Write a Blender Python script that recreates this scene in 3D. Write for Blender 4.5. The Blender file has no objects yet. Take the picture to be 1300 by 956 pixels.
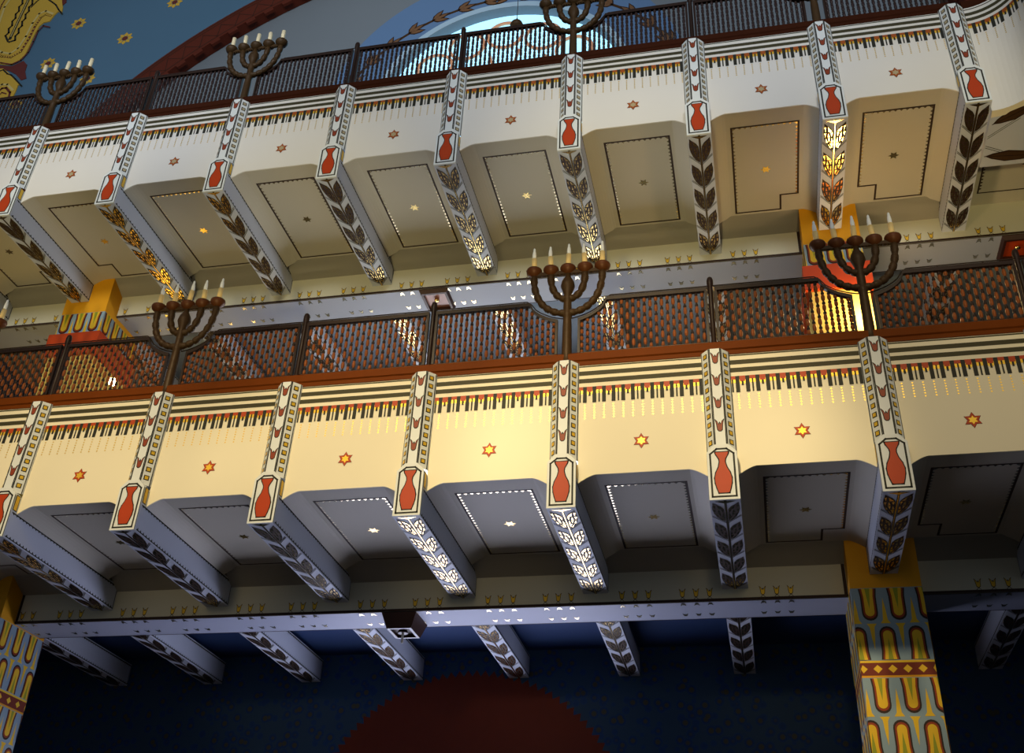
import bpy, math, random
from math import sin, cos, pi, sqrt, radians
from mathutils import Vector, Matrix
random.seed(7)
scene = bpy.context.scene
col = scene.collection

# ------------------------------------------------------------------ materials
def lin(c):
    c = c / 255.0
    return c / 12.92 if c <= 0.04045 else ((c + 0.055) / 1.055) ** 2.4
def rgb(r, g, b): return (lin(r), lin(g), lin(b), 1.0)
MATS = {}
def mat(name, color, rough=0.6, metal=0.0, var=0.0, scale=3.0, color2=None, spec=0.25, bump=0.0, coat=0.0):
    m = bpy.data.materials.new(name); m.use_nodes = True
    nt = m.node_tree; b = nt.nodes['Principled BSDF']
    b.inputs['Base Color'].default_value = color
    b.inputs['Roughness'].default_value = rough
    b.inputs['Metallic'].default_value = metal
    if spec is not None: b.inputs['Specular IOR Level'].default_value = spec
    if coat: b.inputs['Coat Weight'].default_value = coat
    if var or color2 or bump:
        tc = nt.nodes.new('ShaderNodeTexCoord')
        nz = nt.nodes.new('ShaderNodeTexNoise'); nz.inputs['Scale'].default_value = scale
        nz.inputs['Detail'].default_value = 4
        nt.links.new(tc.outputs['Object'], nz.inputs['Vector'])
        if var or color2:
            mx = nt.nodes.new('ShaderNodeMix'); mx.data_type = 'RGBA'
            c2 = color2 or tuple(min(1, x * (1 - var)) for x in color[:3]) + (1,)
            mx.inputs[6].default_value = color; mx.inputs[7].default_value = c2
            nt.links.new(nz.outputs['Fac'], mx.inputs[0])
            nt.links.new(mx.outputs[2], b.inputs['Base Color'])
        if bump:
            bp = nt.nodes.new('ShaderNodeBump'); bp.inputs['Strength'].default_value = bump
            bp.inputs['Distance'].default_value = 0.01
            nt.links.new(nz.outputs['Fac'], bp.inputs['Height'])
            nt.links.new(bp.outputs['Normal'], b.inputs['Normal'])
    MATS[name] = m
    return m
def emis(name, color, strength):
    m = bpy.data.materials.new(name); m.use_nodes = True
    b = m.node_tree.nodes['Principled BSDF']
    b.inputs['Base Color'].default_value = color
    b.inputs['Emission Color'].default_value = color
    b.inputs['Emission Strength'].default_value = strength
    MATS[name] = m
    return m
mat('cream', rgb(240, 230, 200), 0.55, var=0.05, scale=2)
mat('plaster', rgb(226, 222, 214), 0.55, var=0.05, scale=2)
mat('white', rgb(226, 230, 228), 0.5, var=0.05, scale=4)
mat('greyblue', rgb(196, 202, 216), 0.5, var=0.06, scale=4)
mat('soffit', rgb(192, 186, 170), 0.6, var=0.08, scale=1.5)
mat('facecream', rgb(206, 202, 178), 0.6, var=0.08, scale=1.2)
mat('beamblue', rgb(172, 178, 198), 0.55, var=0.06, scale=2)
mat('black', rgb(40, 40, 32), 0.6)
mat('stripe', rgb(62, 58, 34), 0.6)
mat('brownline', rgb(52, 34, 24), 0.6)
mat('red', rgb(180, 64, 16), 0.5)
mat('rust', rgb(158, 78, 22), 0.5)
mat('paleochre', rgb(176, 160, 124), 0.5)  # upper pilaster squares: the gilt's grey reflection put into the colour
mat('vase', rgb(186, 62, 8), 0.5, var=0.15, scale=9)
mat('tulip', rgb(140, 58, 30), 0.5)
mat('maroon', rgb(122, 44, 22), 0.6, var=0.2, scale=6)
mat('ochre', rgb(228, 160, 20), 0.6, var=0.1, scale=3)
mat('yellow', rgb(232, 188, 40), 0.6)
mat('orange', rgb(222, 120, 30), 0.6)
mat('waveblue', rgb(138, 160, 174), 0.6)
mat('wavered', rgb(150, 58, 20), 0.6)
mat('green', rgb(150, 156, 40), 0.6)
mat('redbase', rgb(190, 66, 20), 0.5, var=0.1, scale=3)
mat('gold', rgb(236, 204, 134), 0.2, metal=1.0)
mat('dotgold', rgb(232, 196, 96), 0.42, metal=0.75)
mat('goldpaint', rgb(232, 190, 60), 0.4, metal=0.3)
mat('silver', rgb(236, 220, 180), 0.2, metal=0.9)
mat('wood', rgb(116, 56, 10), 0.55, var=0.3, scale=5, spec=.05)
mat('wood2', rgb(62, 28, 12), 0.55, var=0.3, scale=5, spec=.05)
mat('bead', rgb(146, 78, 26), 0.4, var=0.35, scale=11, spec=.2)
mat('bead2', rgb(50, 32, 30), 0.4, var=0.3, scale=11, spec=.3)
mat('darkwood', rgb(40, 24, 16), 0.45)
mat('bronze', rgb(74, 52, 24), 0.5, metal=0.1, var=0.4, scale=20, bump=0.5)
mat('cup', rgb(108, 60, 26), 0.45, metal=0.1, var=0.4, scale=15)
mat('candle', rgb(255, 220, 146), 0.5)
mat('candleold', rgb(236, 222, 184), 0.5)
mat('bulbglass', rgb(250, 250, 246), 0.3)
mat('bluewall', rgb(88, 126, 154), 0.7, var=0.15, scale=0.6)
mat('lunette', rgb(128, 138, 146), 0.7, var=0.12, scale=0.7)
mat('lunetteglow', rgb(104, 138, 180), 0.7, var=0.1, scale=0.8)
mat('innerwall', rgb(130, 142, 158), 0.7, var=0.1)
mat('floor', rgb(92, 74, 58), 0.5, var=0.3)
mat('ornament', rgb(230, 188, 70), 0.6, var=0.15, scale=2)
mat('ornlight', rgb(226, 204, 128), 0.6)
mat('ornmaroon', rgb(110, 50, 46), 0.6)
mat('laurel', rgb(124, 90, 62), 0.6)
mat('leaf', rgb(88, 62, 36), 0.4, metal=0.3, var=0.3, scale=20)
mat('archband', rgb(100, 40, 22), 0.6, var=0.2, scale=6)
mat('glowrim', rgb(176, 206, 226), 0.5)
mat('shaftcream', rgb(226, 196, 96), 0.5, var=0.1)
mat('tracery', rgb(246, 176, 132), 0.5)
mat('lampglass', rgb(170, 120, 110), 0.2, var=0.2, scale=14)
mat('lampframe', rgb(60, 30, 20), 0.4)
mat('chrome', rgb(150, 150, 155), 0.4)
# the deep blue under-gallery wall with scattered golden-brown motifs
def blue_pattern():
    m = mat('deepblue', rgb(30, 66, 118), 0.6); nt = m.node_tree; b = nt.nodes['Principled BSDF']
    tc = nt.nodes.new('ShaderNodeTexCoord'); vo = nt.nodes.new('ShaderNodeTexVoronoi'); vo.feature = 'F1'
    vo.inputs['Scale'].default_value = 8.0
    mp = nt.nodes.new('ShaderNodeMapping'); mp.inputs['Scale'].default_value = (1, 1, 1)
    cr = nt.nodes.new('ShaderNodeValToRGB'); e = cr.color_ramp.elements
    e[0].position = 0.20; e[0].color = rgb(76, 76, 62); e[1].position = 0.32; e[1].color = rgb(26, 60, 112)
    x = cr.color_ramp.elements.new(0.45); x.color = rgb(30, 66, 120)
    x = cr.color_ramp.elements.new(0.52); x.color = rgb(44, 74, 104)
    nt.links.new(tc.outputs['Object'], mp.inputs['Vector']); nt.links.new(mp.outputs[0], vo.inputs['Vector'])
    nt.links.new(vo.outputs['Distance'], cr.inputs[0]); nt.links.new(cr.outputs[0], b.inputs['Base Color'])
blue_pattern()
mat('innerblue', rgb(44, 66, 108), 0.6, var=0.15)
emis('daylow', (0.72, 0.75, 1.0, 1), 8.2)
emis('daymid', (0.86, 0.92, 1.0, 1), 7.0)
emis('dayrose', (0.36, 0.74, 1.0, 1), 1.25)
emis('warmglobe', (1.0, 0.72, 0.34, 1), 40.0)

# ------------------------------------------------------------------ mesh builder
class MB:
    def __init__(s): s.v = []; s.f = []; s.m = []; s.sm = []; s.names = []
    def mi(s, name):
        if name not in s.names: s.names.append(name)
        return s.names.index(name)
    def face(s, pts, m, smooth=False):
        n = len(s.v); s.v += [tuple(p) for p in pts]; s.f.append(tuple(range(n, n + len(pts))))
        s.m.append(s.mi(m)); s.sm.append(smooth)
    def mesh(s, vs, fs, m, smooth=False):
        n = len(s.v); s.v += [tuple(p) for p in vs]
        for f in fs:
            s.f.append(tuple(i + n for i in f)); s.m.append(s.mi(m)); s.sm.append(smooth)
    def box(s, x0, x1, y0, y1, z0, z1, m):
        v = [(x, y, z) for x in (x0, x1) for y in (y0, y1) for z in (z0, z1)]
        s.mesh(v, [(0, 1, 3, 2), (4, 6, 7, 5), (0, 4, 5, 1), (2, 3, 7, 6), (0, 2, 6, 4), (1, 5, 7, 3)], m)
    def prism(s, poly, vec, m, cap=True):
        """poly: 3-D polygon, extruded along vec"""
        n = len(poly); a = [Vector(p) for p in poly]; b = [p + Vector(vec) for p in a]
        fs = [(i, (i + 1) % n, (i + 1) % n + n, i + n) for i in range(n)]
        if cap: fs += [tuple(range(n - 1, -1, -1)), tuple(range(n, 2 * n))]
        s.mesh(a + b, fs, m)
    def lathe(s, prof, m, seg=12, c=(0, 0, 0), smooth=True, mats=None):
        n = len(s.v); cx, cy, cz = c
        for r, z in prof:
            for i in range(seg):
                t = 2 * pi * i / seg; s.v.append((cx + r * cos(t), cy + r * sin(t), cz + z))
        for j in range(len(prof) - 1):
            mm = mats[j] if mats else m
            for i in range(seg):
                a = n + j * seg + i; b = n + j * seg + (i + 1) % seg
                s.f.append((a, b, b + seg, a + seg)); s.m.append(s.mi(mm)); s.sm.append(smooth)
        for j, rev in ((0, True), (len(prof) - 1, False)):
            r = [n + j * seg + i for i in range(seg)]
            s.f.append(tuple(r[::-1] if rev else r)); s.m.append(s.mi(mats[min(j, len(mats) - 1)] if mats else m)); s.sm.append(False)
    def tube(s, pts, rad, m, seg=10, up=(0, 1, 0)):
        n = len(s.v); k = len(pts); P = [Vector(p) for p in pts]
        if not hasattr(rad, '__len__'): rad = [rad] * k
        for i in range(k):
            t = (P[min(i + 1, k - 1)] - P[max(i - 1, 0)]).normalized()
            u = Vector(up); u = (u - t * u.dot(t)).normalized(); w = t.cross(u)
            for j in range(seg):
                a = 2 * pi * j / seg; s.v.append(tuple(P[i] + (u * cos(a) + w * sin(a)) * rad[i]))
        for i in range(k - 1):
            for j in range(seg):
                a = n + i * seg + j; b = n + i * seg + (j + 1) % seg
                s.f.append((a, b, b + seg, a + seg)); s.m.append(s.mi(m)); s.sm.append(True)
        s.f.append(tuple(n + j for j in range(seg))[::-1]); s.m.append(s.mi(m)); s.sm.append(False)
        s.f.append(tuple(n + (k - 1) * seg + j for j in range(seg))); s.m.append(s.mi(m)); s.sm.append(False)
    def build(s, name, parent=None):
        me = bpy.data.meshes.new(name); me.from_pydata(s.v, [], s.f)
        for nm in s.names: me.materials.append(MATS[nm])
        me.polygons.foreach_set('material_index', s.m); me.polygons.foreach_set('use_smooth', s.sm)
        me.update()
        o = bpy.data.objects.new(name, me); col.objects.link(o)
        if parent: o.parent = parent
        return o
class Face:
    """painted decoration on a surface: maps (u, v) to 3-D at a small paint thickness"""
    def __init__(s, mb, fn, base=0.0012): s.mb = mb; s.fn = fn; s.base = base
    def p(s, pts, m, layer=1): s.mb.face([s.fn(u, v, s.base * layer) for u, v in pts], m)
    def rect(s, u0, u1, v0, v1, m, layer=1, step=None):
        if step is None: return s.p([(u0, v0), (u1, v0), (u1, v1), (u0, v1)], m, layer)
        n = max(1, int(math.ceil((u1 - u0) / step)))
        for i in range(n):
            a = u0 + (u1 - u0) * i / n; b = u0 + (u1 - u0) * (i + 1) / n
            s.p([(a, v0), (b, v0), (b, v1), (a, v1)], m, layer)
    def line(s, pts, w, m, layer=1, closed=False):
        n = len(pts); segs = n if closed else n - 1
        for i in range(segs):
            a = Vector(pts[i]); b = Vector(pts[(i + 1) % n]); d = (b - a)
            if d.length < 1e-6: continue
            d.normalize(); q = Vector((-d.y, d.x)) * w / 2; e = d * w / 2
            s.p([tuple(a - e - q), tuple(b + e - q), tuple(b + e + q), tuple(a - e + q)], m, layer)
    def star(s, u, v, r, m, layer=1, n=6, inner=0.577, rot=pi / 2, sv=1.0):
        s.p([(u + (r if i % 2 == 0 else r * inner) * cos(rot + pi * i / n), v + sv * (r if i % 2 == 0 else r * inner) * sin(rot + pi * i / n)) for i in range(2 * n)], m, layer)
def frame(o, u, v, n):
    o, u, v, n = map(Vector, (o, u, v, n))
    return lambda a, b, l: tuple(o + u * a + v * b + n * l)

def tag(o, label, cat, group=None, kind=None):
    o['label'] = label; o['category'] = cat
    if group: o['group'] = group
    if kind: o['kind'] = kind
def thing(name, label, cat, loc=(0, 0, 0), group=None):
    o = bpy.data.objects.new(name, None); col.objects.link(o); o.location = loc
    o.empty_display_size = 0.1
    tag(o, label, cat, group); return o
def struct(mb, name, label=None):
    o = mb.build(name); o['kind'] = 'structure'
    if label: o['label'] = label
    o['category'] = name.split('_')[0]
    return o
def put(src, name, parent, loc=(0, 0, 0)):
    """linked copy of a prototype part"""
    o = src.copy(); o.name = name; o.parent = parent; o.location = loc; col.objects.link(o); return o
ORD = ['first', 'second', 'third', 'fourth', 'fifth', 'sixth', 'seventh', 'eighth', 'ninth', 'tenth', 'eleventh']

S = 1.4                                    # bracket spacing
LV = [(0.0, 0.0), (0.07, 4.272)]           # (y, z) of the two balconies
LEAN = 0.026
protos = []
def proto(mb, name):
    o = mb.build(name); col.objects.unlink(o); protos.append(o); return o

# ------------------------------------------------------------------ bracket: pilaster + vase block + beam
def tulip_shape(w, h):
    r = [(.13, 0), (.30, .13), (.35, .42), (.40, .70), (.52, .96), (.47, 1.0), (.24, .84), (.13, .64)]
    return [(x*w, z*h) for x, z in r] + [(0, .80*h)] + [(-x*w, z*h) for x, z in r[::-1]]
def tulip_fill(w, h):
    r = [(.08, .06), (.23, .17), (.27, .45), (.33, .72), (.43, .92), (.25, .76), (.11, .54)]
    return [(x*w, z*h) for x, z in r] + [(0, .66*h)] + [(-x*w, z*h) for x, z in r[::-1]]
def scale_poly(pts, k, ky=None):
    cx = sum(p[0] for p in pts) / len(pts); cy = sum(p[1] for p in pts) / len(pts)
    return [(cx + (x - cx) * k, cy + (y - cy) * (ky or k)) for x, y in pts]

def make_pilaster(sq='goldpaint'):
    mb = MB(); z0, z1 = 0.485, 1.535
    def y(z, b): return b + LEAN * z
    prof = [(-.128, .105), (-.128, .082), (-.052, .0), (.052, .0), (.128, .082), (.128, .105)]
    lo = [(x, y(z0, b), z0) for x, b in prof]; hi = [(x, y(z1, b), z1) for x, b in prof]
    n = len(prof)
    mb.mesh(lo + hi, [(i, i + 1, i + 1 + n, i + n) for i in range(n - 1)] + [tuple(range(n, 2 * n))], 'white')
    F = Face(mb, frame((0, 0, 0), (1, 0, 0), (0, LEAN, 1), (0, -1, 0)))
    for sx in (-1, 1):
        F.rect(sx * .048 - .005, sx * .048 + .005, z0, z1, 'black')
    for i in range(4):
        zt = 1.497 - i * .2375; h = .128
        sh = tulip_shape(.082, h)
        F.p([(u, zt - h + v) for u, v in sh], 'black', 1)
        F.p([(u, zt - h + v) for u, v in tulip_fill(.082, h)], 'tulip', 2)
    for sx in (-1, 1):
        d = Vector((sx * .076, .082, 0)); L = d.length; d.normalize()
        nrm = Vector((sx * d.y * 1, -abs(d.x), 0)); nrm = Vector((sx * .082, -.076, 0)).normalized()
        G = Face(mb, frame((sx * .052, 0, 0), d, (0, LEAN, 1), nrm))
        G.rect(0.002, .012, z0, z1, 'black'); G.rect(L - .012, L - .003, z0, z1, 'black')
        for i in range(11):
            c = 1.472 - i * .0908; w = .026
            G.rect(L / 2 - w, L / 2 + w, c - w, c + w, 'black'); 
            G.rect(L / 2 - w + .009, L / 2 + w - .009, c - w + .009, c + w - .009, sq, 3)
    return mb
def make_block():
    mb = MB(); h = .128
    out = [(-h, 0), (h, 0), (h, .448), (.058, .522), (-.058, .522), (-h, .448)]
    mb.prism([(x, 0, z) for x, z in out], (0, .02, 0), 'white')
    up_ = [(-h, .2855), (h, .2855), (h, .448), (.058, .522), (-.058, .522), (-h, .448)]
    mb.prism([(x, .02, z) for x, z in up_], (0, .09, 0), 'white')
    F = Face(mb, frame((0, 0, 0), (1, 0, 0), (0, 0, 1), (0, -1, 0)))
    F.line([(-.1, .028), (.1, .028), (.1, .43), (.042, .478), (-.042, .478), (-.1, .43)], .016, 'black', 1, True)
    right = [(.055, .444), (.05, .425), (.026, .38), (.022, .35), (.034, .30), (.058, .25), (.07, .20), (.067, .15), (.056, .105), (.042, .062)]
    v = [(-x, z) for x, z in right[::-1]] + right
    v = [(x, z) for x, z in v]
    F.line(v, .018, 'black', 2, True); F.p(v, 'vase', 3)
    for sx in (-1, 1):
        G = Face(mb, frame((sx * h, 0, 0), (0, 1, 0), (0, 0, 1), (sx, 0, 0)))
        G.rect(.028, .092, .288, .452, 'black'); G.rect(.037, .083, .297, .443, 'goldpaint', 2)
        G.rect(.003, .011, .0, .44, 'black', 1)
    return mb
LEAF = [(0, .10, .12), (.08, .10, .38), (.25, .10, .66), (.45, .10, .83), (.65, .13, .91), (.80, .33, .90), (.90, .60, .86), (1.0, .84, .86)]
def leaf_at(t, b):
    for (b0, i0, o0), (b1, i1, o1) in zip(LEAF, LEAF[1:]):
        if b <= b1:
            f = (b - b0) / (b1 - b0); i, o = i0 + (i1 - i0) * f, o0 + (o1 - o0) * f
            return i + (o - i) * t
    return .85
def leaf_pair(F, c, L, w):
    """checkered leaves either side of the spine; c = y of the spine end, tips towards the front (smaller y)"""
    for s in (-1, 1):
        P = lambda t, b: (s * leaf_at(t, b) * w, c - b * L)
        F.p([P(0, q[0]) for q in LEAF] + [P(1, q[0]) for q in LEAF[::-1]], 'brownline', 2)
        rows = [.05, .27, .47, .66, .88]
        for j in range(4):
            b0, b1 = rows[j] + .02, rows[j + 1] - .02; nc = 2 if j in (0, 3) else 3
            for i in range(nc):
                a0, a1 = i / nc + .05, (i + 1) / nc - .05
                if (i + j) % 2: F.p([P(a0, b0), P(a1, b0), P((a0 + a1) / 2, b1)], 'gold', 3)
                else: F.p([P(a0, b1), P(a1, b1), P((a0 + a1) / 2, b0)], 'gold', 3)
        for q in (.016, .036):                                  # chevron lines behind each leaf
            F.line([(s * .09 * w, c + q), (s * .95 * w, c - .36 * L + q)], .0065, 'black', 2)
def make_beam(y0, y1, h=.285, n=5, sides='greyblue'):
    mb = MB(); w = .128
    mb.box(-w, w, y0, y1, 0, h, sides)
    F = Face(mb, frame((0, 0, 0), (1, 0, 0), (0, 1, 0), (0, 0, -1)))
    F.rect(-.011, .011, y0, y1, 'brownline', 1); F.rect(-.0045, .0045, y0 + .03, y1, 'gold', 2)
    F.p([(-.09, y0 + .012), (.09, y0 + .012), (0, y0 + .055)], 'gold', 3)
    step = (y1 - y0 - .08) / n
    for i in range(n):
        leaf_pair(F, y0 + .03 + step * (i + .97), step * .94, w)
    for sx in (-1, 1):
        G = Face(mb, frame((sx * w, 0, 0), (0, 1, 0), (0, 0, 1), (sx, 0, 0)))
        zt = .262
        G.rect(y0 + .02, y1 - .01, .012, .023, 'black'); G.rect(y0 + .02, y1 - .01, zt - .004, zt + .010, 'black')
        G.rect(y1 - .02, y1 - .01, .012, zt, 'black')
        k = int((y1 - y0) / .055)
        for i in range(k):
            a = y0 + .03 + i * .055
            G.p([(a, .02), (a + .03, .02), (a + .015, .044)], 'black'); G.p([(a, zt), (a + .03, zt), (a + .015, zt - .018)], 'black')
    return mb
P_pil = [proto(make_pilaster(q), 'pilaster') for q in ('goldpaint', 'paleochre')]; P_blk = proto(make_block(), 'vase_block')
P_beam = proto(make_beam(.0205, 2.10), 'beam'); P_beams = proto(make_beam(.0205, 1.838, n=4), 'beam')
P_inner = proto(make_beam(2.612, 4.98, n=5), 'ceiling_beam')

# ------------------------------------------------------------------ balcony bay: parapet + soffit coffer
def haunch(x0, x1):
    """soffit height profile between two beams"""
    pts = []
    for i in range(6):
        t = i / 5; pts.append((x0 + .16 * t, .272 + (.355 - .272) * (1 - (1 - t) ** 1.4)))
    return pts + [(x0 + x1 - x, z) for x, z in pts[::-1]]
def fascia_paint(F, x0, x1, step=None, red='red'):
    F.rect(x0, x1, 1.322, 1.370, 'stripe', 1, step); F.rect(x0, x1, 1.407, 1.455, 'stripe', 1, step); F.rect(x0, x1, 1.500, 1.514, 'stripe', 1, step)
    F.rect(x0, x1, 1.243, 1.28, red, 1, step)
    F.rect(x0, x1, 1.204, 1.244, 'goldpaint', 1, step)
def keys(F, xs, xa, xb, red='red'):
    i = 0
    for x in xs:
        if xa + .015 < x < xb - .015:
            F.rect(x - .018, x + .018, 1.105, 1.279, 'black', 2)
            for j in range(6):
                z = 1.078 - .028 * j; r = .0095
                F.p([(x - r, z), (x, z - r), (x + r, z), (x, z + r)], 'dotgold', 1)
        m = x + .04475
        if xa + .01 < m < xb - .01:
            if i % 2 == 0:
                F.rect(m - .007, m + .007, 1.108, 1.243, 'black', 2)
            else:
                F.rect(m - .024, m + .024, 1.222, 1.25, red, 2); F.rect(m - .009, m + .009, 1.176, 1.222, 'black', 2)
                F.rect(m - .021, m - .011, 1.19, 1.222, 'goldpaint', 2); F.rect(m + .011, m + .021, 1.19, 1.222, 'goldpaint', 2)
        i += 1
def make_parapet(paint):
    mb = MB(); x0, x1 = .126, 1.274
    bot = haunch(x0, x1)
    f = lambda x, z, d: (x, .1 + LEAN * z + d, z)
    out = bot + [(x1, 1.535), (x0, 1.535)]
    mb.prism([f(x, z, 0) for x, z in out], (0, .012, 0), paint)
    mb.prism([f(x, z, .012) for x, z in ((x0, .46), (x1, .46), (x1, 1.535), (x0, 1.535))], (0, .09, 0), paint)
    F = Face(mb, lambda u, v, l: (u, .1 + LEAN * v - l, v))
    red = 'red' if paint == 'cream' else 'rust'
    fascia_paint(F, x0, x1, None, red)
    keys(F, [.185 - .0895 + .0895 * i for i in range(14)][0:1] + [.185 + .0895 * i for i in range(13)], x0, x1, red)
    F.star(.70, .668, .080, 'black', 1); F.star(.70, .668, .075, red, 3); F.star(.70, .668, .042, 'goldpaint' if red == 'red' else 'paleochre', 4)
    return mb
def make_soffit(notch=0):
    mb = MB(); x0, x1 = .126, 1.274
    prof = haunch(x0, x1)
    poly = prof + [(x1, .45), (x0, .45)]
    mb.prism([(x, .1225, z) for x, z in poly], (0, 1.7475, 0), 'soffit')
    mb.face([(x0, 1.84, .353), (x1, 1.84, .353), (x1, 2.12, .205), (x0, 2.12, .205)], 'soffit')
    mb.prism([(x0, 1.84, .353), (x0, 2.12, .205), (x0, 2.12, .45), (x0, 1.84, .45)], (x1 - x0, 0, 0), 'soffit')
    F = Face(mb, frame((0, 0, .355), (1, 0, 0), (0, 1, 0), (0, 0, -1)))
    a, b, c, d = .345, 1.065, .345, 1.80
    if notch == 1: pts = [(a, c), (b, c), (b, 1.54), (b - .2, 1.54), (b - .2, d), (a, d)]
    elif notch == -1: pts = [(a, c), (b, c), (b, d), (a + .2, d), (a + .2, 1.54), (a, 1.54)]
    else: pts = [(a, c), (b, c), (b, d), (a, d)]
    F.line(pts, .022, 'brownline', 1, True)
    for (p, q) in (((a, c), (b, c)), ((a, c), (a, d if notch != -1 else 1.54)), ((b, c), (b, d if notch != 1 else 1.54))):
        L = sqrt((q[0] - p[0]) ** 2 + (q[1] - p[1]) ** 2); n = int(L / .056)
        for i in range(n):
            t0 = (i + .2) / n; t1 = (i + .8) / n; tm = (i + .5) / n
            ix = 1 if p[0] == a and q[0] == a else (-1 if p[0] == b else 0); iy = 1 if p[1] == q[1] else 0
            g = lambda t, o: (p[0] + (q[0] - p[0]) * t + ix * o, p[1] + (q[1] - p[1]) * t + iy * o)
            F.p([g(t0, .011), g(t1, .011), g(tm, .034)], 'silver', 1)
    F.star(.705, 1.07, .062, 'gold', 2, rot=0, inner=.5)
    return mb
P_par = [proto(make_parapet(m), 'parapet_panel') for m in ('cream', 'plaster')]
P_sof = {n: proto(make_soffit(n), 'soffit_panel') for n in (0, 1, -1)}

# ------------------------------------------------------------------ railing
BZ0, BZ1 = 1.705, 2.305
def make_baluster(phase, bm='bead'):
    mb = MB(); prof = [(.008, 0)]; ms = []
    z = -.03 - .062 * phase; r = random.random
    H = 1.0
    pitch = .124
    prof = [(.010, 0.0)]; mats = []
    items = []
    k = 0; zz = z
    while zz < .64:
        for dz, rr, mm in ((.006, .010, 'darkwood'), (.020, .0168, bm), (.044, .0188, bm), (.068, .0168, bm), (.084, .010, bm), (.092, .0165, 'darkwood'), (.108, .0165, 'darkwood'), (.118, .010, 'darkwood')):
            items.append((zz + dz, rr, mm))
        zz += pitch
    for a, rr, mm in items:
        if .004 < a < .596: prof.append((rr, a)); mats.append(mm)
    prof.append((.010, .600)); mats.append('darkwood')
    mb.lathe(prof, 'bead', 8, mats=mats)
    return mb
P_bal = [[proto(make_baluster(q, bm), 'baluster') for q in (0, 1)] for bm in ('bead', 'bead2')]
def dip_z(x, k0m, k1m):
    """height of the top rail, dipping round a candelabrum"""
    z = 2.322
    for c, on in ((0.0, k0m), (S, k1m)):
        if on:
            d = abs(x - c)
            if d < .38: z = min(z, 2.075 + .247 * (1 - sqrt(max(0, 1 - (d / .38) ** 2)) ) ** 0.8)
    return z
def make_frame(m0, m1):
    mb = MB(); y = .20; xa = .10 if m0 else .035; xb = S - (.10 if m1 else .035)
    mb.box(xa, xb, y - .018, y + .018, 1.672, 1.705, 'darkwood')
    n = 40; xs = [xa + (xb - xa) * i / n for i in range(n + 1)]
    for i in range(n):
        a, b = xs[i], xs[i + 1]; za, zb = dip_z(a, m0, m1), dip_z(b, m0, m1)
        mb.prism([(a, y - .02, za - .022), (b, y - .02, zb - .022), (b, y - .02, zb + .018), (a, y - .02, za + .018)], (0, .04, 0), 'darkwood')
    for x in (xa, xb - .025): mb.box(x, x + .025, y - .018, y + .018, 1.67, dip_z(x + .012, m0, m1), 'darkwood')
    return mb
def make_rod(m0, m1):
    mb = MB(); xa, xb = .0, S
    n = 30; pts = []
    for i in range(n + 1):
        x = xa + (xb - xa) * i / n; pts.append((x, .20, dip_z(x, m0, m1) + .045))
    mb.tube(pts, .006, 'darkwood', 6, up=(0, 1, 0))
    for x in (.30 if not m0 else .45, .70, 1.1 if not m1 else .95):
        mb.tube([(x, .2, dip_z(x, m0, m1)), (x, .2, dip_z(x, m0, m1) + .045)], .005, 'darkwood', 6)
    return mb
def make_baserail(m):
    mb = MB(); prof = [(.132, 1.522), (.132, 1.565), (.120, 1.578), (.120, 1.652), (.140, 1.672), (.26, 1.672), (.26, 1.522)]
    mb.prism([(0, y, z) for y, z in prof], (S, 0, 0), m)
    return mb
P_frame = {(a, b): proto(make_frame(a, b), 'frame') for a in (0, 1) for b in (0, 1)}
P_rod = {(a, b): proto(make_rod(a, b), 'guard_rod') for a in (0, 1) for b in (0, 1)}
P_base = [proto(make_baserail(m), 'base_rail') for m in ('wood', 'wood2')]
def make_bal_short(z_top, ph):
    pass
def make_post():
    mb = MB()
    mb.lathe([(.034, 1.53), (.034, 1.70), (.026, 1.72), (.024, 2.36), (.032, 2.38), (.032, 2.44), (.024, 2.47), (.010, 2.482)], 'darkwood', 10, c=(0, .215, 0))
    return mb
P_post = proto(make_post(), 'railing_post')

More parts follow.
